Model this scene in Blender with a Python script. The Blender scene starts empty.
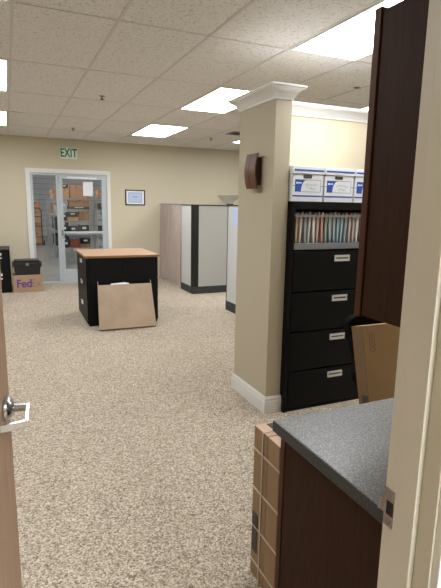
import bpy, bmesh, math, random
from mathutils import Vector, Matrix
random.seed(4)
COL = bpy.context.scene.collection
PI = math.pi

# ------------------------------------------------------------------ materials
def lin(h):
    h = h.lstrip('#'); o = []
    for k in (0, 2, 4):
        c = int(h[k:k+2], 16)/255
        o.append(c/12.92 if c <= .04045 else ((c+.055)/1.055)**2.4)
    return (*o, 1)

def base(name):
    m = bpy.data.materials.new(name); m.use_nodes = True
    nt = m.node_tree; b = nt.nodes['Principled BSDF']
    return m, nt, b

def mat(name, col, rough=.6, metal=0, noise=None, bump=0, bscale=60, stretch=None, col2=None, spec=None):
    m, nt, b = base(name); N = nt.nodes; L = nt.links
    b.inputs['Base Color'].default_value = lin(col)
    b.inputs['Roughness'].default_value = rough
    b.inputs['Metallic'].default_value = metal
    if spec is not None: b.inputs['Specular IOR Level'].default_value = spec
    tc = N.new('ShaderNodeTexCoord'); mp = N.new('ShaderNodeMapping')
    L.new(tc.outputs['Object'], mp.inputs[0])
    if stretch: mp.inputs['Scale'].default_value = stretch
    if col2:
        n = N.new('ShaderNodeTexNoise'); n.inputs['Scale'].default_value = noise or 10
        n.inputs['Detail'].default_value = 6; n.inputs['Roughness'].default_value = .65
        L.new(mp.outputs[0], n.inputs['Vector'])
        r = N.new('ShaderNodeValToRGB'); r.color_ramp.elements[0].position = .35; r.color_ramp.elements[1].position = .65
        r.color_ramp.elements[0].color = lin(col); r.color_ramp.elements[1].color = lin(col2)
        L.new(n.outputs['Fac'], r.inputs[0]); L.new(r.outputs[0], b.inputs['Base Color'])
    if bump:
        n2 = N.new('ShaderNodeTexNoise'); n2.inputs['Scale'].default_value = bscale
        n2.inputs['Detail'].default_value = 4
        L.new(mp.outputs[0], n2.inputs['Vector'])
        bp = N.new('ShaderNodeBump'); bp.inputs['Strength'].default_value = bump; bp.inputs['Distance'].default_value = .01
        L.new(n2.outputs['Fac'], bp.inputs['Height']); L.new(bp.outputs[0], b.inputs['Normal'])
    return m

def emis(name, col, s):
    m, nt, b = base(name)
    b.inputs['Base Color'].default_value = lin('#f4f4f4')
    b.inputs['Emission Color'].default_value = lin(col); b.inputs['Emission Strength'].default_value = s
    return m

def carpet():
    m, nt, b = base('carpet_loop'); N = nt.nodes; L = nt.links
    tc = N.new('ShaderNodeTexCoord')
    v = N.new('ShaderNodeTexVoronoi'); v.inputs['Scale'].default_value = 150; v.inputs['Randomness'].default_value = 1
    L.new(tc.outputs['Object'], v.inputs['Vector'])
    s = N.new('ShaderNodeSeparateColor'); L.new(v.outputs['Color'], s.inputs[0])
    r = N.new('ShaderNodeValToRGB'); cr = r.color_ramp; cr.interpolation = 'CONSTANT'
    cr.elements[0].position = 0; cr.elements[0].color = lin('#89796a')
    cr.elements[1].position = .16; cr.elements[1].color = lin('#a29481')
    for p, c in ((.36, '#b8ab99'), (.6, '#cabeac'), (.84, '#dcd3c4')):
        e = cr.elements.new(p); e.color = lin(c)
    L.new(s.outputs[0], r.inputs[0])
    n = N.new('ShaderNodeTexNoise'); n.inputs['Scale'].default_value = 2.2; n.inputs['Detail'].default_value = 3
    L.new(tc.outputs['Object'], n.inputs['Vector'])
    mr = N.new('ShaderNodeMapRange'); mr.inputs[3].default_value = .9; mr.inputs[4].default_value = 1.06
    L.new(n.outputs['Fac'], mr.inputs[0])
    mx = N.new('ShaderNodeMix'); mx.data_type = 'RGBA'; mx.blend_type = 'MULTIPLY'; mx.inputs[0].default_value = 1
    L.new(r.outputs[0], mx.inputs[6]); L.new(mr.outputs[0], mx.inputs[7])
    L.new(mx.outputs[2], b.inputs['Base Color'])
    b.inputs['Roughness'].default_value = 1; b.inputs['Specular IOR Level'].default_value = .1
    bp = N.new('ShaderNodeBump'); bp.inputs['Strength'].default_value = .7; bp.inputs['Distance'].default_value = .006
    L.new(v.outputs['Distance'], bp.inputs['Height']); bp.invert = True
    L.new(bp.outputs[0], b.inputs['Normal'])
    return m

def tile_mat():
    m, nt, b = base('mineral_tile'); N = nt.nodes; L = nt.links
    tc = N.new('ShaderNodeTexCoord')
    n = N.new('ShaderNodeTexNoise'); n.inputs['Scale'].default_value = 60; n.inputs['Detail'].default_value = 3
    n.inputs['Distortion'].default_value = .6
    L.new(tc.outputs['Object'], n.inputs['Vector'])
    r = N.new('ShaderNodeValToRGB'); r.color_ramp.elements[0].position = .33; r.color_ramp.elements[1].position = .47
    r.color_ramp.elements[0].color = lin('#cdc7c2'); r.color_ramp.elements[1].color = lin('#eceae8')
    L.new(n.outputs['Fac'], r.inputs[0]); L.new(r.outputs[0], b.inputs['Base Color'])
    b.inputs['Roughness'].default_value = .95
    bp = N.new('ShaderNodeBump'); bp.inputs['Strength'].default_value = .5; bp.inputs['Distance'].default_value = .006
    L.new(r.outputs[0], bp.inputs['Height']); L.new(bp.outputs[0], b.inputs['Normal'])
    return m

def speckle(name, c0, c1, c2, scale, rough):
    m, nt, b = base(name); N = nt.nodes; L = nt.links
    tc = N.new('ShaderNodeTexCoord')
    v = N.new('ShaderNodeTexNoise'); v.inputs['Scale'].default_value = scale; v.inputs['Detail'].default_value = 5
    v.inputs['Roughness'].default_value = .75
    L.new(tc.outputs['Object'], v.inputs['Vector'])
    r = N.new('ShaderNodeValToRGB'); cr = r.color_ramp
    cr.elements[0].position = .36; cr.elements[0].color = lin(c0)
    cr.elements[1].position = .52; cr.elements[1].color = lin(c1)
    e = cr.elements.new(.66); e.color = lin(c2)
    L.new(v.outputs['Fac'], r.inputs[0]); L.new(r.outputs[0], b.inputs['Base Color'])
    b.inputs['Roughness'].default_value = rough
    return m

def glass_mat():
    m = bpy.data.materials.new('clear_glass'); m.use_nodes = True
    nt = m.node_tree; N = nt.nodes; L = nt.links
    N.remove(N['Principled BSDF']); out = N['Material Output']
    t = N.new('ShaderNodeBsdfTransparent'); t.inputs[0].default_value = (.93, .95, .96, 1)
    g = N.new('ShaderNodeBsdfGlossy'); g.inputs['Roughness'].default_value = .02
    f = N.new('ShaderNodeFresnel'); f.inputs[0].default_value = 1.5
    mx = N.new('ShaderNodeMixShader')
    L.new(f.outputs[0], mx.inputs[0]); L.new(t.outputs[0], mx.inputs[1]); L.new(g.outputs[0], mx.inputs[2])
    L.new(mx.outputs[0], out.inputs[0])
    return m

def banded(name, c0, c1, period):          # horizontal ribs of the warehouse siding
    m, nt, b = base(name); N = nt.nodes; L = nt.links
    tc = N.new('ShaderNodeTexCoord'); sp = N.new('ShaderNodeSeparateXYZ'); L.new(tc.outputs['Object'], sp.inputs[0])
    mm = N.new('ShaderNodeMath'); mm.operation = 'MULTIPLY'; mm.inputs[1].default_value = 1/period; L.new(sp.outputs[2], mm.inputs[0])
    fr = N.new('ShaderNodeMath'); fr.operation = 'FRACT'; L.new(mm.outputs[0], fr.inputs[0])
    r = N.new('ShaderNodeValToRGB'); r.color_ramp.elements[0].position = .04; r.color_ramp.elements[1].position = .14
    r.color_ramp.elements[0].color = lin(c0); r.color_ramp.elements[1].color = lin(c1)
    L.new(fr.outputs[0], r.inputs[0]); L.new(r.outputs[0], b.inputs['Base Color']); b.inputs['Roughness'].default_value = .5
    return m

M = dict(
 carpet=carpet(), tile=tile_mat(),
 grid=mat('grid_paint', '#d9d5d1', .5),
 wall=mat('beige_paint', '#cdc4ad', .75, bump=.05, bscale=180),
 pillar=mat('tan_paint', '#bfb59f', .75, bump=.05, bscale=180),
 cream=mat('cream_paint', '#c9bea3', .75, bump=.04, bscale=180),
 white=mat('white_trim', '#e6e5e2', .4),
 jamb=mat('jamb_paint', '#d3cfc2', .45),
 light=emis('diffuser', '#f9fbfd', 9.0), light_near=emis('near_diffuser', '#f9fbfd', 28.0),
 lightframe=mat('light_frame', '#e9e9e6', .5),
 alu=mat('pale_aluminium', '#bcc6cc', .4, .15),
 glass=glass_mat(),
 black=mat('black_steel', '#08080a', .5, spec=.22, bump=.03, bscale=300),
 black2=mat('black_steel_recess', '#0d0d0e', .6),
 blackplastic=mat('black_plastic', '#1d1e20', .38),
 chrome=mat('brushed_metal', '#c9cacc', .22, 1),
 nickel=mat('satin_nickel', '#b9bbc0', .2, 1),
 silver=mat('silver_pull', '#e6e6e7', .3, .45),
 card=mat('cardboard', '#a98d70', .85, noise=3, col2='#b3977a', bump=.03, bscale=80),
 cardpale=mat('pale_cardboard', '#ab9681', .9, noise=4, col2='#b6a18c', bump=.06, bscale=30),
 cardpink=mat('light_cardboard', '#d4b79f', .85),
 carddark=mat('bundle_cardboard', '#8f7658', .85, noise=5, col2='#998062'),
 cardtan=mat('leaning_cardboard', '#a68a69', .85, noise=3, col2='#b29673', bump=.03, bscale=60),
 strap=mat('plastic_strap', '#c9bfae', .4),
 tapem=mat('brown_tape', '#8a6a42', .3),
 cherry=mat('cherry_veneer', '#2d1a0d', .6, spec=.14, noise=5, col2='#3a2213', stretch=(14, 14, 1), bump=.04, bscale=20),
 cherry_edge=mat('cherry_edge', '#452817', .55, spec=.2, noise=5, col2='#50301d', stretch=(14, 14, 1)),
 oak=mat('oak_door_veneer', '#927660', .5, noise=5, col2='#a5876f', stretch=(12, 12, .7)),
 desktop=mat('honey_laminate', '#b79474', .35, noise=3, col2='#c4a080', stretch=(1, 14, 1)),
 deskedge=mat('desk_edge', '#8a6248', .5),
 walnut=mat('walnut_chime', '#553427', .4, noise=6, col2='#65402f', stretch=(10, 10, 1)),
 counter=speckle('counter_laminate', '#5f6165', '#888a8d', '#b4b6b8', 190, .3),
 counteredge=speckle('counter_edge', '#1e2023', '#2b2d30', '#55585b', 200, .45),  # worktop edge lies in shade; that shade is put into its colour
 paper=mat('white_paper', '#eceff4', .8),
 bluepaper=mat('pale_blue_paper', '#bccdec', .7),
 blue=mat('print_blue', '#2a55b0', .6),
 lineblue=mat('print_line', '#6c7fae', .7),
 ink=mat('pen_ink', '#6d7280', .8),
 green=mat('exit_green', '#1f7a4c', .6),
 exitw=mat('exit_face', '#dde3da', .5),
 purple=mat('print_purple', '#5b2d91', .7),
 faded=mat('print_faded', '#94806f', .8),
 inkbrown=mat('stamp_ink', '#5a4230', .8),
 label=mat('dark_label', '#4a4038', .7),
 pinkcurtain=mat('mauve_curtain', '#ab9b92', .9, noise=3, col2='#b6a69c', stretch=(4, 4, .5), bump=.1, bscale=200),
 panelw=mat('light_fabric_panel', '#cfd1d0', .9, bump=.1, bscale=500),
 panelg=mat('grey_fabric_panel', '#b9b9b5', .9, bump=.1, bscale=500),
 panelbase=mat('charcoal_base', '#34383c', .6),
 darkgrey=mat('dark_trim', '#2c2e30', .5),
 railgrey=mat('grey_rail', '#8a8d90', .4, .3),
 frost=mat('frosted_bowl', '#ecece2', .3),
 siding=banded('corrugated_siding', '#9a9fa5', '#cfd3d7', .24),
 concrete=mat('sealed_concrete', '#84827f', .28, noise=1.5, col2='#979592'),
 whwall=mat('warehouse_paint', '#b0b4bb', .8),
 wire=mat('wire_chrome', '#c4c6ca', .35, .8),
 whbox=mat('carton_brown', '#a98064', .85, noise=2, col2='#b98f72'),
 whboxl=mat('carton_light', '#bd9672', .85),
 whdark=mat('dark_goods', '#33333a', .6),
 plasticbag=mat('clear_goods', '#b9c0c4', .3),
 red=mat('faded_red', '#8f4a3c', .7),
 chairm=mat('black_mesh', '#060607', .8, spec=.1),
 sconcegroove=mat('groove_dark', '#3a231b', .7),
)

# ------------------------------------------------------------------ mesh helper
class B:
    def __init__(s): s.bm = bmesh.new()
    def box(s, x0, x1, y0, y1, z0, z1, bev=0, rot=None, about=None):
        r = bmesh.ops.create_cube(s.bm, size=1); vs = r['verts']
        for v in vs:
            v.co = Vector(((x0+x1)/2+v.co.x*(x1-x0), (y0+y1)/2+v.co.y*(y1-y0), (z0+z1)/2+v.co.z*(z1-z0)))
        if bev:
            es = list({e for v in vs for e in v.link_edges})
            res = bmesh.ops.bevel(s.bm, geom=es, offset=bev, segments=2, affect='EDGES', profile=.6)
            vs = [v for v in res['verts']] + [v for v in vs if v.is_valid]
            vs = list(set(vs))
        if rot is not None:
            bmesh.ops.rotate(s.bm, verts=vs, cent=Vector(about), matrix=rot)
        return s
    def prism(s, pts, d0, d1, axis='z'):
        """polygon pts (2D) extruded along axis from d0 to d1. z:(x,y) y:(x,z) x:(y,z)"""
        f = {'z': lambda a, b, d: (a, b, d), 'y': lambda a, b, d: (a, d, b), 'x': lambda a, b, d: (d, a, b)}[axis]
        A = [s.bm.verts.new(f(a, b, d0)) for a, b in pts]; C = [s.bm.verts.new(f(a, b, d1)) for a, b in pts]
        n = len(pts)
        s.bm.faces.new(A); s.bm.faces.new(C[::-1])
        for i in range(n): s.bm.faces.new((A[i], C[i], C[(i+1) % n], A[(i+1) % n]))
        return s
    def cyl(s, p0, p1, r, seg=16, r1=None):
        p0 = Vector(p0); p1 = Vector(p1); d = p1-p0
        mt = Matrix.Translation((p0+p1)/2) @ d.to_track_quat('Z', 'Y').to_matrix().to_4x4()
        bmesh.ops.create_cone(s.bm, cap_ends=True, segments=seg, radius1=r, radius2=r if r1 is None else r1, depth=d.length, matrix=mt)
        return s
    def lathe(s, prof, c=(0, 0, 0), seg=28, axis='z'):
        rings = []
        for r, h in prof:
            ring = []
            for k in range(seg):
                a = 2*PI*k/seg; p = (r*math.cos(a), r*math.sin(a), h)
                if axis == 'x': p = (h, r*math.cos(a), r*math.sin(a))
                ring.append(s.bm.verts.new(Vector(p)+Vector(c)))
            rings.append(ring)
        for a, b in zip(rings, rings[1:]):
            for k in range(seg): s.bm.faces.new((a[k], a[(k+1) % seg], b[(k+1) % seg], b[k]))
        s.bm.faces.new(rings[0][::-1]); s.bm.faces.new(rings[-1])
        return s
    def tube(s, pts, r, seg=8, flat=None):
        pts = [Vector(p) for p in pts]; rings = []
        for i, p in enumerate(pts):
            t = (pts[min(i+1, len(pts)-1)]-pts[max(i-1, 0)]).normalized()
            a = t.orthogonal().normalized() if not i else (pa - t*pa.dot(t)).normalized()
            pa = a; b = t.cross(a)
            rings.append([s.bm.verts.new(p+a*r*math.cos(2*PI*k/seg)+b*r*math.sin(2*PI*k/seg)) for k in range(seg)])
        for a, b in zip(rings, rings[1:]):
            for k in range(seg): s.bm.faces.new((a[k], a[(k+1) % seg], b[(k+1) % seg], b[k]))
        s.bm.faces.new(rings[0][::-1]); s.bm.faces.new(rings[-1])
        return s
    def sweep(s, path, prof, closed=True):
        """closed path of XY points (counter-clockwise seen from above), prof (outward offset, z)"""
        n = len(path); rings = []
        for i in range(n):
            p = Vector(path[i]); a = (p-Vector(path[i-1])).normalized(); b = (Vector(path[(i+1) % n])-p).normalized()
            if not closed and i == 0: a = b
            if not closed and i == n-1: b = a
            na = Vector((a.y, -a.x)); nb = Vector((b.y, -b.x)); m = na+nb; m = m/m.dot(na) if abs(m.dot(na)) > 1e-6 else na
            rings.append([s.bm.verts.new((p.x+m.x*o, p.y+m.y*o, z)) for o, z in prof])
        k = len(prof)
        for i in range(n if closed else n-1):
            A, C = rings[i], rings[(i+1) % n]
            for j in range(k): s.bm.faces.new((A[j], C[j], C[(j+1) % k], A[(j+1) % k]))
        if not closed: s.bm.faces.new(rings[0]); s.bm.faces.new(rings[-1][::-1])
        return s
    def xf(s, mt):
        bmesh.ops.transform(s.bm, matrix=mt, verts=s.bm.verts); return s
    def build(s, name, m, parent=None, smooth=False, **props):
        bmesh.ops.recalc_face_normals(s.bm, faces=s.bm.faces)
        me = bpy.data.meshes.new(name); s.bm.to_mesh(me); s.bm.free()
        me.materials.append(m)
        if smooth:
            me.polygons.foreach_set('use_smooth', [True]*len(me.polygons))
            try: me.set_sharp_from_angle(angle=math.radians(40))
            except Exception: pass
        o = bpy.data.objects.new(name, me); COL.objects.link(o)
        if parent: o.parent = parent
        for k, v in props.items(): o[k] = v
        return o

def thing(name, label, cat, loc=(0, 0, 0), rz=0, group=None):
    o = bpy.data.objects.new(name, None); COL.objects.link(o); o.empty_display_size = .05
    o.location = loc; o.rotation_euler = (0, 0, rz); o['label'] = label; o['category'] = cat
    if group: o['group'] = group
    return o
def tag(o, label, cat, group=None):
    o['label'] = label; o['category'] = cat
    if group: o['group'] = group
    return o
def struct_empty(name, loc=(0, 0, 0), rz=0):
    o = bpy.data.objects.new(name, None); COL.objects.link(o); o.location = loc; o.rotation_euler = (0, 0, rz)
    o['kind'] = 'structure'; return o
S_ = dict(kind='structure')
def copy_tree(o, parent=None):
    c = o.copy(); COL.objects.link(c); c.parent = parent
    for ch in [k for k in bpy.data.objects if k.parent == o]: copy_tree(ch, c)
    return c
def text(name, body, size, m, parent, mt, extrude=.0015, sx=1, spacing=1, bold=.012):
    cu = bpy.data.curves.new(name, 'FONT'); cu.body = body; cu.size = size; cu.extrude = extrude
    cu.align_x = 'CENTER'; cu.align_y = 'CENTER'; cu.space_character = spacing; cu.offset = size*bold
    t = bpy.data.objects.new(name+'_tmp', cu); COL.objects.link(t)
    dg = bpy.context.evaluated_depsgraph_get()
    me = bpy.data.meshes.new_from_object(t.evaluated_get(dg)); me.name = name
    bpy.data.objects.remove(t)
    me.transform(mt @ Matrix.Diagonal((sx, 1, 1, 1)))
    me.materials.clear(); me.materials.append(m)
    o = bpy.data.objects.new(name, me); COL.objects.link(o); o.parent = parent
    return o
FRONT = Matrix.Rotation(PI/2, 4, 'X')          # text upright facing -Y

# ------------------------------------------------------------------ setting
H = 2.76; WB = 9.79; WX0 = -3.2; WX1 = 7.4; WY0 = -3.0
B().box(WX0-.1, WX1+.1, WY0-.1, WB, -.1, 0).build('floor', M['carpet'], **S_)
ceil = B().box(WX0-.1, WX1+.1, WY0-.1, WB+.1, H, H+.08).build('ceiling', M['tile'], **S_)
GX = lambda i: .1059+.6462*i
GY = lambda j: 3.394+1.2924*j
g = B()
for i in range(-5, 12):
    if WX0 < GX(i) < WX1: g.box(GX(i)-.010, GX(i)+.010, WY0, WB, H-.004, H)
for j in range(-5, 6):
    if WY0 < GY(j) < WB: g.box(WX0, WX1, GY(j)-.007, GY(j)+.007, H-.0035, H-.0002)
g.build('ceiling_grid', M['grid'], ceil)
# back wall with the opening of the storefront door
DX0, DX1, DZ = .435, 1.855, 2.12
B().box(WX0-.1, DX0, WB, WB+.12, 0, H).box(DX1, WX1+.1, WB, WB+.12, 0, H).box(DX0, DX1, WB, WB+.12, DZ, H).build('wall_back', M['wall'], **S_)
B().box(WX0-.1, WX0, WY0, WB, 0, H).build('wall_left', M['wall'], **S_)
B().box(WX1, WX1+.1, WY0, WB, 0, H).build('wall_right', M['wall'], **S_)
B().box(WX0, WX1, WY0-.1, WY0, 0, H).build('wall_rear', M['wall'], **S_)
# front wall with our doorway (jamb inner faces at x=-.215 and x=.70)
JX0, JX1, JY0, JY1, JZ = -.215, .70, .562, .69, 2.1
B().box(WX0, JX0-.02, JY0+.012, JY1-.012, 0, H).box(JX1+.02, WX1, JY0+.012, JY1-.012, 0, H)\
   .box(JX0-.02, JX1+.02, JY0+.012, JY1-.012, JZ+.02, H).build('wall_front', M['wall'], **S_)
jm = B()
jm.box(JX1, JX1+.02, JY0, JY1, 0, JZ+.02).box(JX0-.02, JX0, JY0, JY1, 0, JZ+.02).box(JX0, JX1, JY0, JY1, JZ, JZ+.02)
for a, b_ in ((JX1-.014, JX1), (JX0, JX0+.014)): jm.box(a, b_, .599, .650, 0, JZ, .0015)
jm.box(JX0+.012, JX1-.012, .599, .650, JZ-.012, JZ)
jamb = jm.build('trim_1', M['jamb'], **S_)
cs = B()
for yy0, yy1, s in ((JY0-.016, JY0+.012, -1), (JY1-.012, JY1+.0, 1)):
    if s < 0:
        for x0, x1 in ((JX1+.006, JX1+.075), (JX0-.075, JX0-.006)):
            cs.box(x0, x1, yy0, yy1, 0, JZ+.075, .004)
            xm = (x0+x1)/2; cs.box(xm-.012, xm+.03 if x0 > 0 else xm+.012, yy0-.006, yy0+.004, 0, JZ+.075, .003)
        cs.box(JX0-.006, JX1+.006, yy0, yy1, JZ+.006, JZ+.075, .004)
cs.build('door_casing', M['white'], jamb)
# strike plate on the jamb
stz = .955
st = B().box(JX1-.0025, JX1-.0002, .656, .688, stz-.042, stz-.016).box(JX1-.0025, JX1-.0002, .656, .688, stz+.016, stz+.042)\
  .box(JX1-.0025, JX1-.0002, .656, .663, stz-.016, stz+.016).box(JX1-.0025, JX1-.0002, .682, .688, stz-.016, stz+.016)
st.tube([(JX1-.0015, .688, stz), (JX1-.002, .694, stz), (JX1+.002, .702, stz), (JX1+.007, .708, stz)], .0015, 6)
st.box(JX1-.0035, JX1-.001, .685, .699, stz-.015, stz+.015, .0008)
st.box(JX1-.006, JX1-.003, .697, .703, stz-.015, stz+.015, .001)
sp = st.build('strike_plate', M['nickel'], jamb, label='satin metal strike plate with curved lip')
B().box(JX1-.0012, JX1-.0001, .663, .682, stz-.016, stz+.016).build('latch_hole', M['black2'], sp)
for dz in (-.031, .031): B().cyl((JX1-.004, .672, stz+dz), (JX1-.0015, .672, stz+dz), .0045, 12).build('screw', M['railgrey'], sp)

# open wooden door on the left, hinged at the left jamb
door = struct_empty('door_2', (JX0, .69, 0), 0)
ang = math.atan2(1.58-.69, -.026-JX0)
door.rotation_euler = (0, 0, ang)       # local +x runs from hinge to free edge; face seen is local -y
Wd = .907
B().box(0, Wd, 0, .044, .012, 2.08, .0015).build('door_leaf', M['oak'], door)
hx = Wd-.062; hz = .95
lv = B()
lv.lathe([(.032, 0), (.038, .002), (.038, .008), (.032, .016), (.024, .022), (.018, .026)], (0, 0, 0), 32, 'x')
lv.xf(Matrix.Translation((hx, 0, hz)) @ Matrix.Rotation(-PI/2, 4, 'Z'))
rose = lv.build('door_rose', M['nickel'], door, True)
lev = B()
def flatbar(bb, pts, w, t):            # bar of height w (z) and thickness t following a plan path
    for (xa, ya), (xb, yb) in zip(pts, pts[1:]):
        d = Vector((xb-xa, yb-ya)); n = Vector((-d.y, d.x)).normalized()*t/2; e = d.normalized()*t*.3
        P = [(xa-e.x+n.x, ya-e.y+n.y), (xb+e.x+n.x, yb+e.y+n.y), (xb+e.x-n.x, yb+e.y-n.y), (xa-e.x-n.x, ya-e.y-n.y)]
        bb.prism(P, hz-w/2, hz+w/2, 'z')
lev.cyl((hx, -.015, hz), (hx, -.064, hz), .0125, 20)
flatbar(lev, [(hx+.006, -.066), (hx-.118, -.084), (hx-.142, -.020)], .020, .009)
lev.build('door_lever', M['nickel'], door, label='satin nickel lever with returned end')
B().box(Wd-.0005, Wd+.0012, .008, .036, hz-.05, hz+.05).build('latch_plate', M['nickel'], door)
lb = B(); lb.cyl((hx, .044, hz), (hx, .056, hz), .033, 28).cyl((hx, .056, hz), (hx, .11, hz), .01, 16)
lb.box(hx-.12, hx+.008, .104, .112, hz-.01, hz+.01, .002); lb.build('outer_door_handle', M['nickel'], door)

# stub wall (pillar) and partial height wall behind the file cabinets
PX0, PX1, PY0, PY1 = 1.735, 1.862, 3.0, 3.56
WPY = 3.46; PTOP = 2.385
foot = [(PX0, PY1), (PX0, PY0), (PX1, PY0), (PX1, WPY), (5.4, WPY), (5.4, PY1)]
pw = B().box(PX0, PX1, PY0, PY1, 0, PTOP).build('wall_pillar', M['pillar'], **S_)
cw = B().box(PX1, 5.4, WPY, PY1, 0, PTOP).build('wall_partition', M['cream'], **S_)
crown = [(0, PTOP-.085), (.008, PTOP-.085), (.010, PTOP-.070), (.016, PTOP-.062), (.022, PTOP-.050), (.034, PTOP-.036),
         (.052, PTOP-.024), (.066, PTOP-.018), (.066, PTOP-.010), (.074, PTOP-.008), (.074, PTOP+.004), (0, PTOP+.004)]
B().sweep(foot, crown).build('trim_2', M['white'], **S_)
bb = [(0, 0), (.016, 0), (.016, .094), (.012, .101), (.012, .116), (.006, .126), (.004, .132), (0, .134)]
B().sweep([(PX1, 3.0-.0001), (PX1, WPY)][::-1] and [(PX1+.3, PY1), (PX0, PY1), (PX0, PY0), (PX1, PY0), (PX1, PY0+.012)][::1], bb, closed=False).build('baseboard_pillar', M['white'], **S_)
# low wall beside the counter
RX = 1.41
B().box(RX, RX+.1, JY1-.012, 1.30, 0, 2.385).build('wall_counter', M['pillar'], **S_)

# ------------------------------------------------------------------ storefront door and side light
tr = B()
y0, y1 = WB-.018, WB
for a, b_ in ((.355, .435), (1.855, 1.925)): tr.box(a, b_, y0, y1, 0, 2.20, .004)
tr.box(.435, 1.855, y0, y1, 2.12, 2.20, .004)
tr.build('trim_3', M['white'], **S_)
wn = struct_empty('window_1')
f = B(); yy0, yy1 = WB+.01, WB+.07
f.box(.435, .48, yy0, yy1, 0, DZ).box(.895, .945, yy0, yy1, 0, DZ, .003).box(.48, .895, yy0, yy1, DZ-.04, DZ).box(.48, .895, yy0, yy1, 0, .04)
f.build('window_frame', M['alu'], wn)
B().box(.48, .895, WB+.035, WB+.041, .04, DZ-.04).build('glass_pane', M['glass'], wn)
dr = struct_empty('door_1')
f = B(); f.box(.945, 1.855, yy0, yy1, DZ-.035, DZ).box(1.815, 1.855, yy0, yy1, 0, DZ-.035)
f.build('door_frame', M['alu'], dr)
f = B(); ly0, ly1 = WB+.005, WB+.05
f.box(.948, 1.012, ly0, ly1, .01, DZ-.037, .004).box(1.752, 1.813, ly0, ly1, .01, DZ-.037, .004)
f.box(1.012, 1.752, ly0, ly1, DZ-.10, DZ-.037, .004).box(1.012, 1.752, ly0, ly1, .01, .27, .004)
leaf = f.build('door_leaf', M['alu'], dr)
B().box(1.012, 1.752, ly0+.006, ly1-.006, .975, 1.02, .003).build('push_bar', M['alu'], dr)
B().box(1.012, 1.752, WB+.025, WB+.031, .27, DZ-.10).build('glass_pane', M['glass'], dr)
B().box(.96, 1.0, ly0-.012, ly0, .93, 1.05, .003).cyl((.98, ly0-.012, .90), (.98, ly0-.03, .90), .014, 12).build('door_lock', M['railgrey'], dr)
s = B().box(1.10, 1.66, ly0-.003, ly0, DZ-.085, DZ-.052).build('notice_strip', M['paper'], dr, label='white strip notice along the door head')
B().box(.945, 1.855, WB-.02, WB+.1, 0, .012).build('sill', M['alu'], dr)
n = thing('paper_notice', 'white paper notice fixed to the glass of the back door', 'notice', (1.49, WB+.024, 1.71))
B().box(-.095, .095, -.0025, -.0008, 0, .27).build('sheet', M['paper'], n)
# EXIT sign
ex = thing('exit_sign', 'white exit sign with green letters above the glass door', 'sign', (1.145, WB, 2.395))
B().box(-.16, .16, -.045, 0, 0, .20, .006).build('sign_box', M['exitw'], ex)
text('letters', 'EXIT', .215, M['green'], ex, Matrix.Translation((0, -.0465, .10)) @ FRONT, .001, .66, 1.06, .03)
# certificate
ce = thing('picture_frame', 'black framed certificate hanging right of the glass door', 'picture frame', (2.425, WB, 1.545))
f = B()
for a in ((-.205, .205, .0, .022), (-.205, .205, .288, .31)): f.box(a[0], a[1], -.02, 0, a[2], a[3], .002)
for a in ((-.205, -.183), (.183, .205)): f.box(a[0], a[1], -.02, 0, .022, .288, .002)
f.build('frame', M['black2'], ce)
B().box(-.183, .183, -.010, -.004, .022, .288).build('mat_board', M['paper'], ce)
c = B().box(-.14, .14, -.0115, -.0102, .055, .255).build('certificate', M['bluepaper'], ce)
f = B()
for a in ((-.14, .14, .055, .063), (-.14, .14, .247, .255)): f.box(a[0], a[1], -.013, -.0116, a[2], a[3])
for a in ((-.14, -.132), (.132, .14)): f.box(a[0], a[1], -.013, -.0116, .063, .247)
f.box(-.06, .06, -.013, -.0116, .168, .176).box(-.04, .04, -.013, -.0116, .155, .161).box(-.02, .02, -.013, -.0116, .105, .109)
f.build('certificate_border', M['lineblue'], c)

# ------------------------------------------------------------------ ceiling lights
def ceiling_light(i, j, label, group=None):
    x0, x1, ya, yb = GX(i)+.012, GX(i+1)-.012, GY(j)+.012, GY(j+1)-.012
    cx, cy = (x0+x1)/2, (ya+yb)/2; w, d = (x1-x0)/2, (yb-ya)/2
    t = thing('ceiling_light', label, 'ceiling light', (cx, cy, H))
    t['group'] = 'recessed fluorescent ceiling panels'
    f = B()
    f.box(-w, w, -d, -d+.02, -.008, -.0002).box(-w, w, d-.02, d, -.008, -.0002).box(-w, -w+.02, -d+.02, d-.02, -.008, -.0002).box(w-.02, w, -d+.02, d-.02, -.008, -.0002)
    f.build('light_frame', M['lightframe'], t)
    B().box(-w+.02, w-.02, -d+.02, d-.02, -.006, -.0006).build('diffuser', M['light' if j > -4 else 'light_near'], t)
for i, j, lab in (
    (3, -1, 'largest glowing ceiling panel, cut by the dark upper cabinet at the top right'),
    (3, 1, 'glowing ceiling panel partly covered by the crown moulding of the pillar'),
    (3, 3, 'glowing ceiling panel between the exit sign and the pillar, nearest the back wall'),
    (-1, 1, 'larger glowing ceiling panel cut by the left edge of the view'),
    (-1, 3, 'smaller glowing ceiling panel at the left edge, above the black file cabinet'),
    (6, 3, 'tiny sliver of glowing ceiling panel just left of the pillar'),
    (6, 1, 'sliver of glowing ceiling panel over the crown of the cream wall'),
    (-1, -1, 'glowing ceiling panel above the open wooden door, outside the view'),
    (6, -1, 'glowing ceiling panel right of the counter, outside the view'),
    (1, -4, 'glowing ceiling panel of the room we stand in, behind the viewer'),
    (3, -4, 'right glowing ceiling panel of the room we stand in')):
    ceiling_light(i, j, lab)
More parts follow.
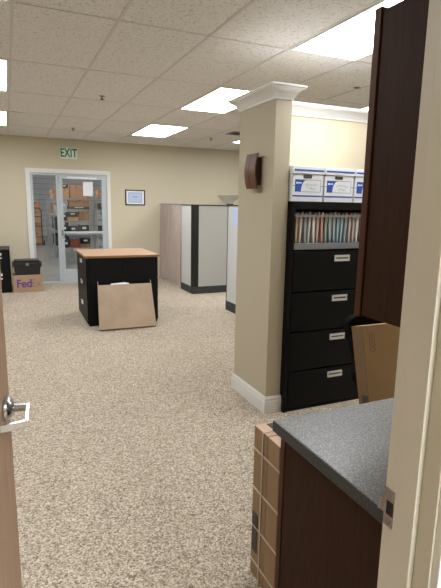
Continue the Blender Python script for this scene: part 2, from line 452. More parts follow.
for x, y, lab in ((1.058, 5.726, 'small brass sprinkler head nearest the viewer on the left of the ceiling'),
                  (1.061, 8.316, 'small sprinkler head near the back wall above the glass door'),
                  (3.434, 8.218, 'small sprinkler head left of the pillar near the ceiling vent'),
                  (3.286, 4.086, 'small white sprinkler head above the cream wall beside the upper cabinet')):
    t = thing('sprinkler_head', lab, 'sprinkler', (x, y, H), 0, 'ceiling sprinkler heads')
    B().lathe([(.035, -.002), (.035, -.006), (.012, -.010), (.012, -.0102)], (0, 0, .001), 20).build('escutcheon', M['railgrey'], t)
    B().cyl((0, 0, -.008), (0, 0, -.035 if x != 3.286 else -.02), .007, 10).cyl((0, 0, -.035 if x != 3.286 else -.02), (0, 0, -.039 if x != 3.286 else -.024), .024, 14).build('deflector', M['darkgrey' if x != 3.286 else 'white'], t)
v = thing('ceiling_vent', 'dark slotted air vent in the ceiling beside the pillar crown', 'vent', (3.62, 7.45, H))
f = B().box(-.17, .17, -.17, -.15, -.012, -.0002).box(-.17, .17, .15, .17, -.012, -.0002).box(-.17, -.15, -.15, .15, -.012, -.0002).box(.15, .17, -.15, .15, -.012, -.0002)
f.build('vent_frame', M['railgrey'], v)
f = B()
for k in range(7): f.box(-.15, .15, -.145+k*.044, -.125+k*.044, -.010, -.001)
f.build('louvre', M['darkgrey'], v)

# ------------------------------------------------------------------ file cabinets
def pull(bb, cx, y, cz, w=.15, h=.05):
    """frame-like drawer pull on the plane y facing -Y"""
    bb.box(cx-w/2, cx+w/2, y-.012, y, cz+h*.22, cz+h/2, .002)
    bb.box(cx-w/2, cx+w/2, y-.012, y, cz-h/2, cz-h*.18, .002)
    bb.box(cx-w/2, cx-w/2+.012, y-.010, y, cz-h*.2, cz+h*.25, .001)
    bb.box(cx+w/2-.012, cx+w/2, y-.010, y, cz-h*.2, cz+h*.25, .001)
    bb.box(cx-w/2+.01, cx+w/2-.01, y-.004, y, cz-h*.3, cz+h*.3)

CX0, CX1, CY0, CY1, CZ = 1.868, 2.778, 2.948, 3.405, 1.612
fc = thing('lateral_file_cabinet', 'tall black lateral file cabinet beside the pillar with an open top shelf', 'file cabinet', (CX0, CY0, 0))
w, d = CX1-CX0, CY1-CY0
f = B().box(0, .028, 0, d, 0, CZ, .003).box(w-.028, w, 0, d, 0, CZ, .003).box(.028, w-.028, 0, d, CZ-.058, CZ, .003)
f.box(.028, w-.028, d-.015, d, .02, CZ-.058).box(.028, w-.028, .01, d-.015, .0, .035).box(.028, w-.028, .03, d-.015, 1.255, 1.268)
f.build('cabinet_body', M['black'], fc)
hts = [(.04, .325), (.33, .635), (.64, .945), (.95, 1.255)]
for z0, z1 in hts:
    dwr = B().box(.034, w-.034, 0.002, .03, z0, z1-.006, .003).build('drawer', M['black'], fc)
    f = B(); pull(f, .465, .002, z1-.062, .14, .048); f.build('drawer_handle', M['silver'], dwr)
    B().box(.405, .525, -.0035, -.0025, z1-.066, z1-.058).build('label_slot', M['black2'], dwr)
# open shelf: front tray lip and upper rail
B().box(.034, w-.034, .004, .03, 1.264, 1.308, .002).build('tray_lip', M['railgrey'], fc, label='grey metal front lip of the open shelf')
B().box(.034, w-.034, .012, .02, 1.500, 1.519, .001).build('hanging_rail', M['railgrey'], fc, label='thin grey rail in front of the folders')
B().cyl((.69, .001, CZ-.04), (.69, -.006, CZ-.04), .009, 14).build('lock', M['silver'], fc)
# hanging folders, each a thing
cols = [('tan', '#b98a5c'), ('cream', '#cfc3b4'), ('grey', '#8d8f94'), ('pale grey', '#b9bcc0'), ('white', '#d6cfc8'), ('rose', '#b88d80'),
        ('salmon', '#bd7662'), ('grey green', '#7d8c8c'), ('teal', '#7aa1a6'), ('blue grey', '#7f93a0'), ('sky blue', '#7ea6bc'), ('teal blue', '#6f9cab'),
        ('slate blue', '#70889a'), ('beige', '#b5a89c'), ('pinkish', '#b79f96'), ('white', '#d0ccc6'), ('grey', '#9b9b9b'), ('white', '#d8d5cf'),
        ('cream', '#cdbd9d'), ('tan', '#bf9f70'), ('white', '#cfcac3'), ('manila', '#c9b184')]
ords = 'first second third fourth fifth sixth seventh eighth ninth tenth eleventh twelfth thirteenth fourteenth fifteenth sixteenth seventeenth eighteenth nineteenth twentieth twenty-first twenty-second'.split()
nf = len(cols); span = w-.034*2-.03
for k, (cn, ch) in enumerate(cols):
    fx = CX0+.034+.02+span*(k+.35)/nf
    t = thing('hanging_folder', f'{cn} hanging folder, {ords[k]} from the pillar in the open file shelf', 'folder', (fx, CY0+.032, 1.274), 0, 'hanging folders in the open file shelf')
    ln = random.uniform(-.008, .010); tw = random.uniform(.020, .027)
    L_ = [(-tw*.5+ln*0, .240), (-tw*.46, .16), (-tw*.30+ln*.6, .08), (ln-.003, .036), (ln, .030)]
    R_ = [(ln+.002, .030), (ln+.004, .04), (tw*.22+ln*.6, .09), (tw*.40, .16), (tw*.5, .240)]
    B().prism([p for p in L_]+[p for p in R_], 0, .33, 'y').build('folder_sleeve', mat('folder_'+ch[1:], '#'+''.join('%02x' % int(min(255, 255-(255-int(ch[q:q+2], 16))*.62)) for q in (1, 3, 5)), .8), t)
    tabx = random.uniform(-.006, .006)
    B().box(tabx-.007, tabx+.007, -.002, .004, .240, .240+random.uniform(.014, .026)).box(-.002, .002, .03, .09, .240, .262).build('paper_tab', M['cardpink'] if k % 3 else M['paper'], t)

# banker boxes
def banker(x0, label):
    t = thing('storage_box', label, 'box', (x0, CY0+.012, CZ), 0, 'white and blue storage boxes on the file cabinet')
    w = .272; h = .195
    B().box(.006, w-.006, .004, .38, 0, h, .002).build('box_body', M['paper'], t)
    ld = B().box(0, w, -.003, .387, h, h+.052, .003).build('lid', M['paper'], t)
    B().box(.012, w-.006, -.0042, -.003, h+.018, h+.030).build('lid_stripe', M['blue'], ld)
    B().box(.006, w-.006, .0028, .004, .034, .044).build('stripe', M['blue'], t)
    B().box(.095, .165, .0026, .0042, h-.030, h-.008, .003).build('hand_hole', M['label'], t)
    # printed panel: outline, blue field with quarter arc, tiny marks
    f = B()
    for a in ((.024, .246, .068, .0705), (.024, .246, .152, .1545)): f.box(a[0], a[1], .0028, .004, a[2], a[3])
    for a in ((.024, .0265), (.2435, .246)): f.box(a[0], a[1], .0028, .004, .07, .153)
    for a in ((.006, .024), (.246, .266)): f.box(a[0], a[1], .0028, .004, .108, .112)
    f.build('panel_outline', M['lineblue'], t)
    pts = [(.0265, .152), (.0265, .0705), (.075, .0705)]
    for k in range(9):
        a = k/8*PI/2; pts.append((.075+.045*(1-math.cos(a)), .0705+.0815*math.sin(a)))
    B().prism(pts, .0024, .004, 'y').build('blue_print', M['blue'], t)
    B().box(.033, .052, .0016, .0024, .124, .136).box(.055, .078, .0016, .0024, .126, .135).build('white_mark', M['paper'], t)
    f = B(); random.seed(int(x0*100))
    for row, (a, b_) in enumerate(((.11, .225), (.13, .20))):
        p = []; x = a
        while x < b_:
            p.append((x, .0032, .118-.026*row+random.uniform(-.009, .010))); x += random.uniform(.003, .008)
        f.tube(p, .0009, 5)
    f.build('handwriting', M['ink'], t)
banker(1.868, 'white and blue storage box nearest the pillar on top of the file cabinet')
banker(2.143, 'middle white and blue storage box on top of the file cabinet')
banker(2.418, 'white and blue storage box half hidden by the dark upper cabinet')

# low black file cabinet far left
fl = thing('file_cabinet', 'low black two drawer file cabinet at the left edge by the back wall', 'file cabinet', (-.375, 9.0, 0))
B().box(0, .385, .012, .68, 0, .755, .004).build('cabinet_body', M['black'], fl)
B().box(-.002, .387, 0, .68, .755, .765, .002).build('cabinet_top', M['darkgrey'], fl)
for z0, z1 in ((.03, .385), (.395, .745)):
    dwr = B().box(.006, .379, -.004, .012, z0, z1, .004).build('drawer', M['black'], fl)
    f = B(); f.box(.165, .25, -.010, -.004, z1-.085, z1-.040, .003).box(.165, .25, -.014, -.004, z1-.14, z1-.122, .002); f.build('drawer_handle', M['silver'], dwr)
    B().box(.175, .24, -.0108, -.0095, z1-.078, z1-.047).build('label_card', M['paper'], dwr)
# shipping carton + tool box
fb = thing('shipping_box', 'brown shipping carton with purple lettering under the black case', 'box', (.035, 8.98, 0))
B().box(0, .49, 0, .36, 0, .30, .004).build('carton', M['card'], fb)
B().box(.03, .46, .15, .20, .2995, .3012).build('packing_tape', M['tapem'], fb)
text('letters', 'Fed', .20, M['purple'], fb, Matrix.Translation((.18, -.001, .150)) @ FRONT, .0008, .92, .95, .014)
text('letters', 'Ex', .20, M['faded'], fb, Matrix.Translation((.375, -.001, .150)) @ FRONT, .0008, .92, .95, .014)
tb = thing('storage_case', 'black plastic lidded case on top of the brown shipping carton', 'case', (.28, 8.99, .3012))
f = B(); f.prism([(-.205, 0), (.205, 0), (.222, .185), (-.222, .185)], .02, .30, 'y'); f.build('case_body', M['blackplastic'], tb)
f = B(); f.box(-.238, .238, .0, .32, .180, .205, .005); f.prism([(-.228, .205), (.228, .205), (.198, .262), (-.198, .262)], .012, .308, 'y'); f.build('case_lid', M['blackplastic'], tb)
B().box(-.025, .025, -.012, .002, .165, .215, .003).build('latch', M['railgrey'], tb)
for sx in (-1, 1): B().box(min(sx*.222, sx*.242), max(sx*.222, sx*.242), .10, .22, .13, .225, .004).build('side_handle', M['darkgrey'], tb)

# ------------------------------------------------------------------ island of file cabinets with wooden top
DR = -.011; DO = (.884, 6.145, 0)
def island_cab(x0, facing, label):
    W_, D_, Hc = .948, .462, .886
    t = thing('file_cabinet', label, 'file cabinet', DO, DR)
    B().box(x0+(.014 if facing < 0 else 0), x0+D_-(.014 if facing > 0 else 0), 0, W_, 0, Hc, .003).build('cabinet_body', M['black'], t)
    for z0, z1 in ((.03, .312), (.318, .598), (.604, .880)):
        xa = x0-.003 if facing < 0 else x0+D_-.012
        dw = B().box(xa, xa+.016, .008, W_-.008, z0, z1, .003).build('drawer', M['black'], t)
        f = B(); xf_ = x0-.003 if facing < 0 else x0+D_+.004
        s_ = facing
        for yc in (W_*.5,):
            a, b_ = sorted((xf_, xf_+s_*.012))
            f.box(a, b_, yc-.07, yc+.07, z1-.095, z1-.082, .002).box(a, b_, yc-.07, yc+.07, z1-.062, z1-.048, .002)
            a, b_ = sorted((xf_, xf_+s_*.005)); f.box(a, b_, yc-.07, yc+.07, z1-.095, z1-.048)
        f.build('drawer_handle', M['silver'], dw)
    return t
island_cab(0, -1, 'black file cabinet with silver drawer pulls facing left under the wooden top')
island_cab(.466, 1, 'black file cabinet forming the right half under the wooden top')
tp = thing('tabletop', 'honey coloured wooden top lying across the two black file cabinets', 'tabletop', (DO[0], DO[1], .8865), DR)
B().box(-.018, .946, -.018, .966, 0, .030, .004).build('top_board', M['desktop'], tp)
f = B().box(-.020, .948, -.0205, -.0185, .002, .028).box(-.0205, -.0185, -.018, .966, .002, .028).box(.9465, .9485, -.018, .966, .002, .028)
f.build('edge_band', M['deskedge'], tp)
# leaning open carton: a shallow tray with its back open, leaning on the island
lc = thing('leaning_cardboard', 'large pale cardboard tray leaning against the front of the island', 'cardboard', (.975, 5.838, .021), -.011)
lean = Matrix.Rotation(math.radians(-23.6), 4, 'X')
Lp = .575
f = B(); f.prism([(0, 0), (.725, 0), (.722, Lp), (.028, Lp)], 0, .006, 'y')
f.xf(lean); f.build('front_panel', M['cardpale'], lc)
for nm, xa, xb, top in (('left_flap', 0, .028, .630), ('right_flap', .719, .716, .625)):   # side walls, cut down towards the top
    f = B(); f.prism([(.006, .0), (.045, .006), (.042, .40), (.020, top), (.006, top-.03)], 0, .006, 'x')
    for v_ in f.bm.verts: v_.co.x += xa+(xb-xa)*v_.co.z/Lp
    f.xf(lean); f.build(nm, M['cardpale'], lc)
f = B(); f.box(0, .725, .006, .045, 0, .006); f.xf(lean); f.build('bottom_flap', M['carddark'], lc)
f = B(); f.prism([(.17, .56), (.43, .56), (.43, .588), (.38, .602), (.20, .592)], .008, .011, 'y'); f.xf(lean); f.build('torn_edge', M['paper'], lc)

# ------------------------------------------------------------------ cubicle partitions
PZ = 1.58
cp = thing('cubicle_partition', 'grey cubicle panels with a black corner post, beside the mauve curtains', 'partition', (2.955, 7.86, 0))
# face to the left (towards -x) running back, face to the front running right
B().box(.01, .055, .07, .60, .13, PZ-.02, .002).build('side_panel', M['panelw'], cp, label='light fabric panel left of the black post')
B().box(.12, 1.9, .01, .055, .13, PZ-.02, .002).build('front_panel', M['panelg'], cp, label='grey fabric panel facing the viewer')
f = B().prism([(0, .07), (.02, .0), (.12, 0), (.12, .07)], .02, PZ, 'z'); f.build('corner_post', M['black2'], cp)
f = B().box(0, .065, .07, .61, .0, .13, .003).prism([(-.004, .07), (.018, -.006), (.12, -.006), (.12, .07)], 0, .125, 'z').box(.12, 1.9, -.004, .065, .0, .13, .003)
f.build('base_trim', M['panelbase'], cp)
B().box(.004, .062, .07, .61, PZ-.02, PZ, .002).box(.12, 1.9, .004, .062, PZ-.02, PZ, .002).build('top_cap', M['darkgrey'], cp)
B().box(.01, .055, .60, .61, .13, PZ-.02).build('edge_trim', M['railgrey'], cp)
c2 = thing('cubicle_partition', 'light cubicle panel half hidden behind the beige pillar', 'partition', (3.0, 4.3, 0))
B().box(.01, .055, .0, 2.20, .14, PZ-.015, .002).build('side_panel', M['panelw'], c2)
B().box(.0, .065, 0, 2.215, 0, .14, .003).build('base_trim', M['panelbase'], c2)
B().box(.003, .062, 0, 2.215, PZ-.015, PZ+.005, .002).box(-.01, .075, 2.16, 2.225, PZ-.02, PZ+.02, .003).build('top_cap', M['darkgrey'], c2)
B().box(.006, .06, 2.20, 2.215, .14, PZ-.015).build('edge_trim', M['darkgrey'], c2)
pp = thing('paper_sheet', 'pale blue paper sheet hanging on the light cubicle panel by the pillar', 'paper', (3.005, 6.02, 1.27))
f = B(); f.prism([(0, .03), (.32, .0), (.32, .255), (.0, .255)], -.003, .003, 'x'); f.build('sheet', M['bluepaper'], pp)
# mauve curtains
def curtain(y0, y1, label):
    t = thing('curtain', label, 'curtain', (2.95, y0, 0), 0, 'mauve cubicle curtains')
    n = int((y1-y0)/.012); f = B(); A = []; ph = random.random()*6
    for z, amp in ((.07, .045), (.5, .042), (1.1, .034), (1.50, .022), (1.56, .006)):
        A.append([(amp*math.sin(ph+k*.012*2*PI/.17)+amp*.4*math.sin(k*.9), k*(y1-y0)/n, z+(.006*math.sin(k*.5) if z < .1 else 0)) for k in range(n+1)])
    fr = [[f.bm.verts.new(p) for p in r] for r in A]; bk = [[f.bm.verts.new((p[0]+.006, p[1], p[2])) for p in r] for r in A]
    for a, b_ in ((fr, 1), (bk, -1)):
        for r, q in zip(a, a[1:]):
            for k in range(n): f.bm.faces.new((r[k], r[k+1], q[k+1], q[k]))
    for k in range(n):
        f.bm.faces.new((fr[0][k], fr[0][k+1], bk[0][k+1], bk[0][k])); f.bm.faces.new((fr[-1][k], fr[-1][k+1], bk[-1][k+1], bk[-1][k]))
    for r, q in zip(range(len(fr)), range(1, len(fr))):
        for k in (0, n): f.bm.faces.new((fr[r][k], fr[q][k], bk[q][k], bk[r][k]))
    f.build('fabric', M['pinkcurtain'], t, True)
    k = .04
    while k < y1-y0:
        B().tube([(.016*math.cos(a), k, 1.578+.016*math.sin(a)) for a in [j*PI/6 for j in range(13)]], .0022, 5).build('ring', M['railgrey'], t); k += .10
curtain(8.97, 9.74, 'wider mauve curtain panel nearest the back wall')
curtain(8.49, 8.90, 'narrower mauve curtain panel next to the light cubicle panel')
rd = tag(B().cyl((2.95, 8.475, 1.578), (2.95, WB-.001, 1.578), .008, 12).build('curtain_rod', M['railgrey']), 'thin curtain rod between the cubicle panel and the back wall', 'curtain rod')
# torchiere bowl
tl = thing('floor_lamp', 'pale shallow bowl uplight standing behind the grey cubicle panels', 'lamp', (4.28, 9.25, 0))
B().lathe([(.14, 0), (.14, .02), (.03, .035), (.012, .04), (.012, 1.58), (.03, 1.60)], (0, 0, 0), 24).build('lamp_stand', M['frost'], tl, True)
B().lathe([(.035, 1.60), (.09, 1.64), (.17, 1.70), (.235, 1.775), (.25, 1.78), (.228, 1.77), (.16, 1.705), (.05, 1.64)], (0, 0, 0), 36).build('lamp_bowl', M['frost'], tl, True)

# ------------------------------------------------------------------ wooden chime on the pillar
ch = thing('door_chime', 'bowed walnut wooden chime box mounted on the left face of the pillar', 'wall chime', (PX0, 3.27, 1.70))
def plank(ya, yb):
    P = []
    for k in range(13): P.append((-.056-.020*math.sin(PI*k/12), .25*k/12))
    for k in range(12, -1, -1): P.append((-.044-.020*math.sin(PI*k/12), .25*k/12))
    return B().prism(P, ya, yb, 'y')
plank(-.128, -.030).build('chime_cover', M['walnut'], ch)
plank(-.024, .040).build('chime_cover', M['walnut'], ch)
B().box(-.050, 0, -.092, .025, .025, .225, .006).build('chime_box', M['sconcegroove'], ch, label='dark box behind the bowed wooden front')

# ------------------------------------------------------------------ counter, base and upper cabinets
CE = .775; CF = 1.285; ZC = .87
ct = thing('countertop', 'grey speckled laminate worktop with a dark front edge', 'worktop', (CE, JY1, ZC-.038))
B().box(.003, RX-CE-.001, .001, CF-JY1-.003, .001, .038, .003).build('worktop_slab', M['counter'], ct)
B().box(0, .003, .001, CF-JY1, .0, .036, .001).box(0.003, RX-CE-.001, CF-JY1-.003, CF-JY1, .0, .036, .001).build('edge_band', M['counteredge'], ct, label='dark speckled edge band')
bc = thing('base_cabinet', 'dark cherry base cabinet under the grey worktop', 'cabinet', (.80, JY1, 0))
B().box(.018, RX-.80-.002, .002, CF-JY1-.022, .08, ZC-.0385).box(.06, RX-.80-.002, .002, CF-JY1-.022, 0, .08).build('cabinet_body', M['cherry'], bc)
B().box(0, .018, .002, CF-JY1-.046, .08, ZC-.0385).build('front_panel', M['cherry'], bc)
B().box(-.003, .018, CF-JY1-.044, CF-JY1-.020, .08, ZC-.0385, .0015).build('end_stile', M['cherry_edge'], bc, label='redder brown end stile')
uc = thing('upper_cabinet', 'dark cherry wall cabinet filling the upper right', 'cabinet', (1.08, JY1, 1.2125))
B().box(.02, RX-1.08-.002, .002, 1.277-JY1-.002, 0, .957).build('cabinet_body', M['cherry'], uc)
B().box(.0, .0195, .004, 1.277-JY1-.036, .003, .952, .001).build('cabinet_door', M['cherry'], uc)
B().box(-.006, .02, 1.277-JY1-.032, 1.277-JY1-.004, -.002, .963, .002).build('end_stile', M['cherry_edge'], uc, label='narrow stile at the far end')

# strapped bundle of flat cartons
bd = thing('carton_bundle', 'strapped bundle of flat cardboard cartons standing against the end of the base cabinet', 'cartons', (.885, 1.31, 0))
BW, BD, BH = .22, .305, .682
f = B()
ys = [0, .10, .19, BD]
for a, b_ in zip(ys, ys[1:]): f.box(.002, BW, a+.0015, b_-.0015, 0, BH, .003)
f.build('cartons', M['carddark'], bd)
f = B()
for a, b_ in zip(ys, ys[1:]): f.box(.003, BW-.002, a+.004, b_-.004, BH, BH+.0025)
f.build('top_edge', M['cardpink'], bd, label='pale top edges of the cartons')
f = B()
for z in (.07, .235, .41, .585):
    f.box(-.0015, .002, -.0015, BD+.0015, z-.003, z+.003)
    f.box(.0, BW+.001, BD, BD+.0015, z-.003, z+.003)
for y in (.075, .225):
    f.box(-.003, -.0005, y-.003, y+.003, 0.002, BH+.003)
    f.box(-.002, BW, y-.003, y+.003, BH+.0026, BH+.0045)
f.build('strap', M['strap'], bd)
B().box(-.0008, .002, BD-.055, BD-.012, .12, .30).build('dark_label', M['label'], bd)
B().box(.05, .12, BD-.06, BD-.015, BH+.0026, BH+.0036).build('printed_label', M['label'], bd)

# tilted carton behind the counter, leaning on a chair
lb2 = thing('leaning_carton', 'tall brown cardboard carton leaning behind the grey worktop', 'box', (1.60, 1.575, .022))
tilt = Matrix.Rotation(math.radians(-14.5), 4, 'X')
Hb = 1.0
f = B(); f.prism([(0, 0), (.42, 0), (.42, Hb), (0, Hb)], 0, .085, 'y'); f.xf(tilt); f.build('carton', M['cardtan'], lb2)
f = B(); f.prism([(-.0015, 0), (0, 0), (0, Hb), (-.0015, Hb)], .002, .083, 'y'); f.xf(tilt); f.build('carton_side', mat('corrugated_side', '#7a6044', .9, bump=.1, bscale=120), lb2, label='darker corrugated narrow side')  # narrow side in a darker brown than the front
f = B()                                         # small stamped mark: rounded outline with strokes
zc, xc = Hb-.085, .050
P = [(xc-.010, zc-.045), (xc+.010, zc-.045), (xc+.014, zc-.038), (xc+.014, zc+.038), (xc+.010, zc+.045), (xc-.010, zc+.045), (xc-.014, zc+.038), (xc-.014, zc-.038), (xc-.010, zc-.045)]
f.tube([(a, -.0006, b_) for a, b_ in P], .0009, 5)
for k in range(4): f.tube([(xc-.006, -.0006, zc-.030+k*.018), (xc+.006, -.0006, zc-.024+k*.018), (xc-.004, -.0006, zc-.018+k*.018)], .0011, 5)
f.xf(tilt); f.build('stamp', M['inkbrown'], lb2)
f = B(); f.box(-.0035, -.0016, .012, .055, Hb-.48, Hb-.35); f.xf(tilt); f.build('side_label', M['label'], lb2)
# office chair behind
oc = thing('office_chair', 'black office chair, mostly hidden behind the brown leaning carton', 'chair', (2.04, 2.38, 0), 0)
f = B()
pts = []
for k in range(25):
    a = PI*k/24; pts.append((.20*math.cos(a)**1 if True else 0, .86+.075*math.sin(a)**.7))
pts += [(-.20, .86), (-.17, .58), (.17, .58), (.20, .86)][1:3]
f.prism([(-.035+.20*math.cos(PI*k/16), .895+.065*math.sin(PI*k/16)) for k in range(17)]+[(-.10, .55), (.22, .55)], -.20, -.15, 'y'); f.build('backrest', M['chairm'], oc)
f = B(); f.box(.02, .40, -.20, .05, .42, .50, .02); f.build('seat', M['chairm'], oc)
B().box(.09, .15, -.20, -.145, .40, .60, .004).box(.09, .15, -.18, .03, .385, .42, .004).build('back_bracket', M['blackplastic'], oc)
B().cyl((.2, 0, .09), (.2, 0, .42), .025, 16).build('gas_column', M['blackplastic'], oc)
for k in range(5):
    a = k*2*PI/5+.3
    lg = B().tube([(.2, 0, .10), (.2+.12*math.cos(a), .12*math.sin(a), .09), (.2+.2*math.cos(a), .2*math.sin(a), .065)], .017, 8).build('leg', M['blackplastic'], oc)
    B().cyl((.2+.2*math.cos(a)-.012, .2*math.sin(a), .028), (.2+.2*math.cos(a)+.012, .2*math.sin(a), .028), .027, 16).build('caster', M['blackplastic'], lg)

# ------------------------------------------------------------------ warehouse behind the glass
WHX0, WHX1, WHY1, WHZ = -2.5, 8.0, 24.0, 4.2
B().box(WHX0, WHX1, WB, WHY1, -.1, -.001).build('floor_warehouse', M['concrete'], **S_)
B().box(WHX0, WHX1, WHY1, WHY1+.1, 0, WHZ).build('wall_warehouse_back', M['siding'], **S_)
B().box(WHX0-.1, WHX0, WB+.12, WHY1, 0, WHZ).build('wall_warehouse_left', M['siding'], **S_)
B().box(WHX1, WHX1+.1, WB+.12, WHY1, 0, WHZ).build('wall_warehouse_right', M['whwall'], **S_)
B().box(WHX0, WHX1, WB+.12, WHY1, WHZ, WHZ+.1).build('ceiling_warehouse', M['whwall'], **S_)
B().box(WHX0, WHX1, WB+.1, WB+.12, H, WHZ).build('wall_warehouse_front', M['whwall'], **S_)
for k, (x, y) in enumerate(((.8, 12.2), (.8, 16.5), (4.0, 12.2), (4.0, 18.0))):  # unseen strip lights, added to brighten the warehouse
    t = thing('strip_light', ['strip light over the warehouse aisle near the glass door', 'strip light over the far end of the warehouse aisle', 'strip light over the racks near the glass door', 'strip light over the far racks'][k], 'ceiling light', (x, y, 3.9))
    B().box(-.12, .12, -1.2, 1.2, .03, .10).build('housing', M['lightframe'], t)
    B().cyl((-.05, -1.15, .02), (-.05, 1.15, .02), .018, 10).cyl((.05, -1.15, .02), (.05, 1.15, .02), .018, 10).build('tube', emis('tube%d' % k, '#fffaf2', 75), t)
    B().cyl((0, -.9, .10), (0, -.9, .30), .006, 6).cyl((0, .9, .10), (0, .9, .30), .006, 6).build('hanger', M['railgrey'], t)

def rack(x0, x1, y0, y1, zs, label, group=None):
    t = thing('wire_shelving', label, 'shelving', (x0, y0, 0), 0, 'chrome wire racks in the warehouse')
    w, d = x1-x0, y1-y0
    for px in (0, w):
        for py in (0, d): B().cyl((px, py, 0), (px, py, zs[-1]+.12), .016, 8).build('post', M['wire'], t)
    for z in zs:
        f = B()
        for yy in (0, d): f.box(0, w, yy-.006, yy+.006, z-.045, z-.035).box(0, w, yy-.006, yy+.006, z-.010, z)
        for xx in (0, w): f.box(xx-.006, xx+.006, 0, d, z-.010, z).box(xx-.006, xx+.006, 0, d, z-.045, z-.035)
        n = int(w/.06) if d < w else int(d/.06)
        for k in range(1, n):
            if d < w: f.box(w*k/n-.003, w*k/n+.003, 0, d, z-.006, z)
            else: f.box(0, w, d*k/n-.003, d*k/n+.003, z-.006, z)
        f.build('shelf', M['wire'], t)
    return t
zs = [.42, .80, 1.12, 1.41, 1.69]
rack(1.28, 2.02, 12.9, 13.35, zs, 'chrome wire rack of boxes seen through the middle of the glass door')
rack(2.12, 2.78, 12.6, 13.05, zs, 'chrome wire rack at the right side of the glass door')
rack(1.22, 1.66, 14.4, 16.2, [.35, .8, 1.25, 1.70], 'nearer chrome wire rack along the right of the aisle')
rack(1.36, 1.82, 17.0, 18.8, [.35, .8, 1.25, 1.65], 'farther chrome wire rack along the right of the aisle')
lev_n = ['bottom', 'second', 'middle', 'fourth', 'top']
def goods(kind, x0, x1, y0, y1, z0, h, m, label, tape=True):
    t = thing(kind, label, 'box' if kind != 'parts_bag' else 'bag', (x0, y0, z0+.0005), 0, 'goods on the warehouse racks')
    w, d = x1-x0, y1-y0
    if kind == 'parts_bag':
        f = B(); f.lathe([(w*.32, 0), (w*.5, h*.2), (w*.46, h*.6), (w*.18, h*.86), (w*.10, h*.9), (w*.2, h)], (w/2, d/2, 0), 14); f.build('bag', m, t, True)
    else:
        B().box(0, w, 0, d, 0, h, min(.006, h*.05)).build('carton' if kind == 'carton' else 'case', m, t)
        if kind == 'carton' and tape: B().box(w*.44, w*.56, -.001, d, h-.0002, h+.001).box(w*.44, w*.56, -.0012, 0, h*.7, h).build('packing_tape', M['tapem'], t)
        if kind == 'plastic_bin': B().box(w*.3, w*.7, -.006, 0, h*.5, h*.8).build('label_card', M['paper'], t)
A = 'of the middle warehouse rack'
R1 = 'of the right warehouse rack'
Y = (12.93, 13.25)
goods('carton', 1.52, 1.83, *Y, zs[4], .33, M['whbox'], f'large brown carton on top shelf {A}')
goods('carton', 1.29, 1.49, *Y, zs[4], .24, M['whboxl'], f'small pale carton left on top shelf {A}')
goods('plastic_bin', 1.29, 1.47, *Y, zs[4]+.242, .09, M['whdark'], f'dark bin on the small pale carton, top shelf {A}')
goods('carton', 1.48, 1.98, *Y, zs[3]+.07, .16, M['whbox'], f'wide brown carton on the fourth shelf {A}')
goods('plastic_bin', 1.46, 1.99, *Y, zs[3], .069, M['whdark'], f'flat dark case under the wide carton on the fourth shelf {A}')
goods('plastic_bin', 1.30, 1.42, *Y, zs[3], .16, M['plasticbag'], f'small grey bin at left of the fourth shelf {A}')
goods('plastic_bin', 1.42, 1.70, *Y, zs[2]+.095, .12, M['whdark'], f'dark bin stacked on a flat carton, middle shelf {A}')
goods('carton', 1.42, 1.70, *Y, zs[2], .09, M['whboxl'], f'flat pale carton under the dark bin, middle shelf {A}')
goods('carton', 1.73, 1.85, *Y, zs[2], .235, M['whbox'], f'left of the two upright cartons on the middle shelf {A}')
goods('carton', 1.86, 1.98, *Y, zs[2], .235, M['whboxl'], f'right of the two upright cartons on the middle shelf {A}')
goods('plastic_bin', 1.30, 1.41, *Y, zs[2], .18, M['whdark'], f'small black bin left on the middle shelf {A}')
goods('plastic_bin', 1.45, 1.68, *Y, zs[1], .17, M['whdark'], f'dark grey bin left on the second shelf {A}')
goods('plastic_bin', 1.72, 1.96, *Y, zs[1], .20, M['darkgrey'], f'dark grey bin right on the second shelf {A}')
goods('plastic_bin', 1.30, 1.42, *Y, zs[1], .20, M['black2'], f'tall black bin at left end of the second shelf {A}')
goods('plastic_bin', 1.30, 1.45, *Y, zs[0], .18, M['whdark'], f'dark bin at left end of the bottom shelf {A}')
goods('carton', 1.84, 2.0, *Y, zs[4], .20, M['whboxl'], f'pale carton at right end of top shelf {A}')
goods('carton', 1.48, 1.72, *Y, zs[0], .20, M['red'], f'reddish carton on the bottom shelf {A}')
goods('carton', 1.73, 1.99, *Y, zs[0], .09, M['whbox'], f'flat orange brown carton on the bottom shelf {A}')
goods('plastic_bin', 1.74, 1.98, *Y, zs[0]+.092, .14, M['black2'], f'black case on the flat carton, bottom shelf {A}')
Y2 = (12.63, 12.95)
goods('carton', 2.16, 2.40, *Y2, zs[4], .22, M['whbox'], f'brown carton on top shelf {R1}')
goods('parts_bag', 2.44, 2.72, *Y2, zs[4], .24, M['plasticbag'], f'pale bag on top shelf {R1}')
goods('carton', 2.50, 2.72, *Y2, zs[3], .20, M['red'], f'faded red carton on the fourth shelf {R1}')
goods('plastic_bin', 2.15, 2.44, *Y2, zs[3], .16, M['whdark'], f'dark bin on the fourth shelf {R1}')
goods('parts_bag', 2.15, 2.38, *Y2, zs[2], .22, M['plasticbag'], f'pale bag on the middle shelf {R1}')
goods('carton', 2.42, 2.72, *Y2, zs[2], .18, M['whbox'], f'brown carton on the middle shelf {R1}')
goods('plastic_bin', 2.16, 2.70, *Y2, zs[1], .20, M['darkgrey'], f'long dark bin on the second shelf {R1}')
goods('parts_bag', 2.14, 2.42, *Y2, zs[0], .26, M['plasticbag'], f'pale bag at left of the bottom shelf {R1}')
goods('parts_bag', 2.46, 2.74, *Y2, zs[0], .24, M['plasticbag'], f'pale bag at right of the bottom shelf {R1}')
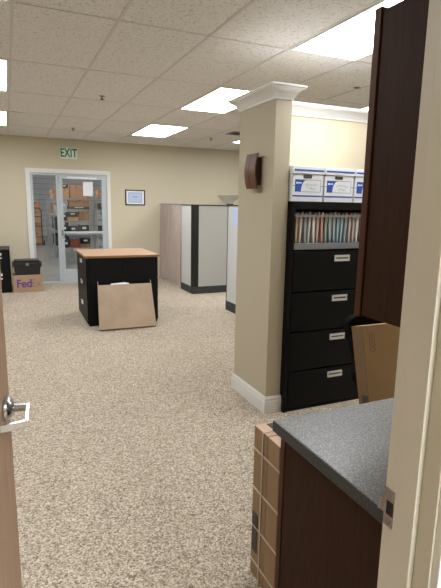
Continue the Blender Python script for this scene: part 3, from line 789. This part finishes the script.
for z_, a in ((.35, 'bottom'), (.8, 'second'), (1.25, 'third')):
    for j_ in range(3):
        mm = [M['whdark'], M['whboxl'], M['plasticbag'], M['whdark'], M['whbox']][(int(z_*10)+j_*2) % 5]
        goods('plastic_bin', 1.26, 1.62, 14.45+j_*.6, 14.95+j_*.6, z_, .26+.05*(j_ % 2), mm, f'{["front","middle","back"][j_]} bin on the {a} shelf of the nearer aisle rack')
goods('carton', 1.30, 1.62, 14.45, 14.85, 1.70, .40, M['whbox'], 'tall brown carton on top of the nearer aisle rack')
goods('carton', 1.24, 1.60, 15.0, 15.5, 1.70, .24, M['whboxl'], 'low pale carton on top of the nearer aisle rack')
goods('carton', 1.38, 1.78, 17.05, 17.5, 1.65, .30, M['whboxl'], 'pale carton on top of the farther aisle rack')
goods('carton', 1.38, 1.78, 17.05, 17.6, .8, .3, M['whbox'], 'brown carton on the second shelf of the farther aisle rack')
goods('plastic_bin', 1.38, 1.78, 17.05, 17.6, 1.25, .26, M['whdark'], 'dark bin on the third shelf of the farther aisle rack')
# hand truck with stacked cartons
ht = thing('hand_truck', 'black hand truck behind the left side pane of the glass door', 'hand truck', (.99, 19.0, 0))
f = B()
for sx in (-.18, .18): f.tube([(sx, 0, .05), (sx, 0, 1.15), (sx, .03, 1.28), (sx*.6, .06, 1.36)], .016, 8)
f.tube([(-.108, .06, 1.36), (.108, .06, 1.36)], .016, 8)
for z in (.3, .7, 1.05): f.tube([(-.18, 0, z), (.18, 0, z)], .012, 8)
f.build('frame', M['black2'], ht)
B().box(-.2, .2, .02, .30, .03, .045).build('toe_plate', M['black2'], ht)
for sx in (-.23, .23): B().cyl((sx-.02, -.06, .09), (sx+.02, -.06, .09), .09, 20).build('wheel', M['darkgrey'], ht)
z = .046
for k, (h_, w_) in enumerate(((.40, .36), (.38, .33), (.40, .36), (.36, .32))):
    lab = ['lowest carton on the hand truck', 'second lowest carton on the hand truck', 'second highest carton on the hand truck', 'topmost carton on the hand truck'][k]
    t = thing('carton', lab+' behind the side pane', 'box', (.99, 19.22, z), 0, 'cartons stacked on the hand truck')
    B().box(-w_/2, w_/2, -.16, .16, 0, h_, .005).build('carton', M['whbox'] if k % 2 else M['whboxl'], t)
    B().box(-.03, .03, -.1612, .1, h_*.8, h_+.001).build('packing_tape', M['tapem'], t)
    z += h_+.0015

# ------------------------------------------------------------------ world, camera
w = bpy.data.worlds.new('world'); bpy.context.scene.world = w; w.use_nodes = True
w.node_tree.nodes['Background'].inputs[0].default_value = (.5, .52, .55, 1)
w.node_tree.nodes['Background'].inputs[1].default_value = .3
yaw, pitch, roll = -.4205, -.1843, .0176
cy_, sy_, cp_, sp_, cr_, sr_ = math.cos(yaw), math.sin(yaw), math.cos(pitch), math.sin(pitch), math.cos(roll), math.sin(roll)
fw = Vector((-sy_*cp_, cy_*cp_, sp_)); rt = Vector((cy_, sy_, 0)); up = rt.cross(fw)
r2 = rt*cr_+up*sr_; u2 = -rt*sr_+up*cr_
cam = bpy.data.cameras.new('camera'); co = bpy.data.objects.new('camera', cam); COL.objects.link(co)
co.matrix_world = Matrix(((r2.x, u2.x, -fw.x, 0), (r2.y, u2.y, -fw.y, 0), (r2.z, u2.z, -fw.z, 1.574), (0, 0, 0, 1)))
cam.sensor_fit = 'VERTICAL'; cam.sensor_height = 24; cam.lens = 24*475.5/588; cam.clip_start = .01
sc = bpy.context.scene; sc.camera = co
sc.view_settings.view_transform = 'Standard'; sc.view_settings.look = 'None'; sc.view_settings.gamma = 1
sc.view_settings.use_curve_mapping = False; sc.view_settings.exposure = .8
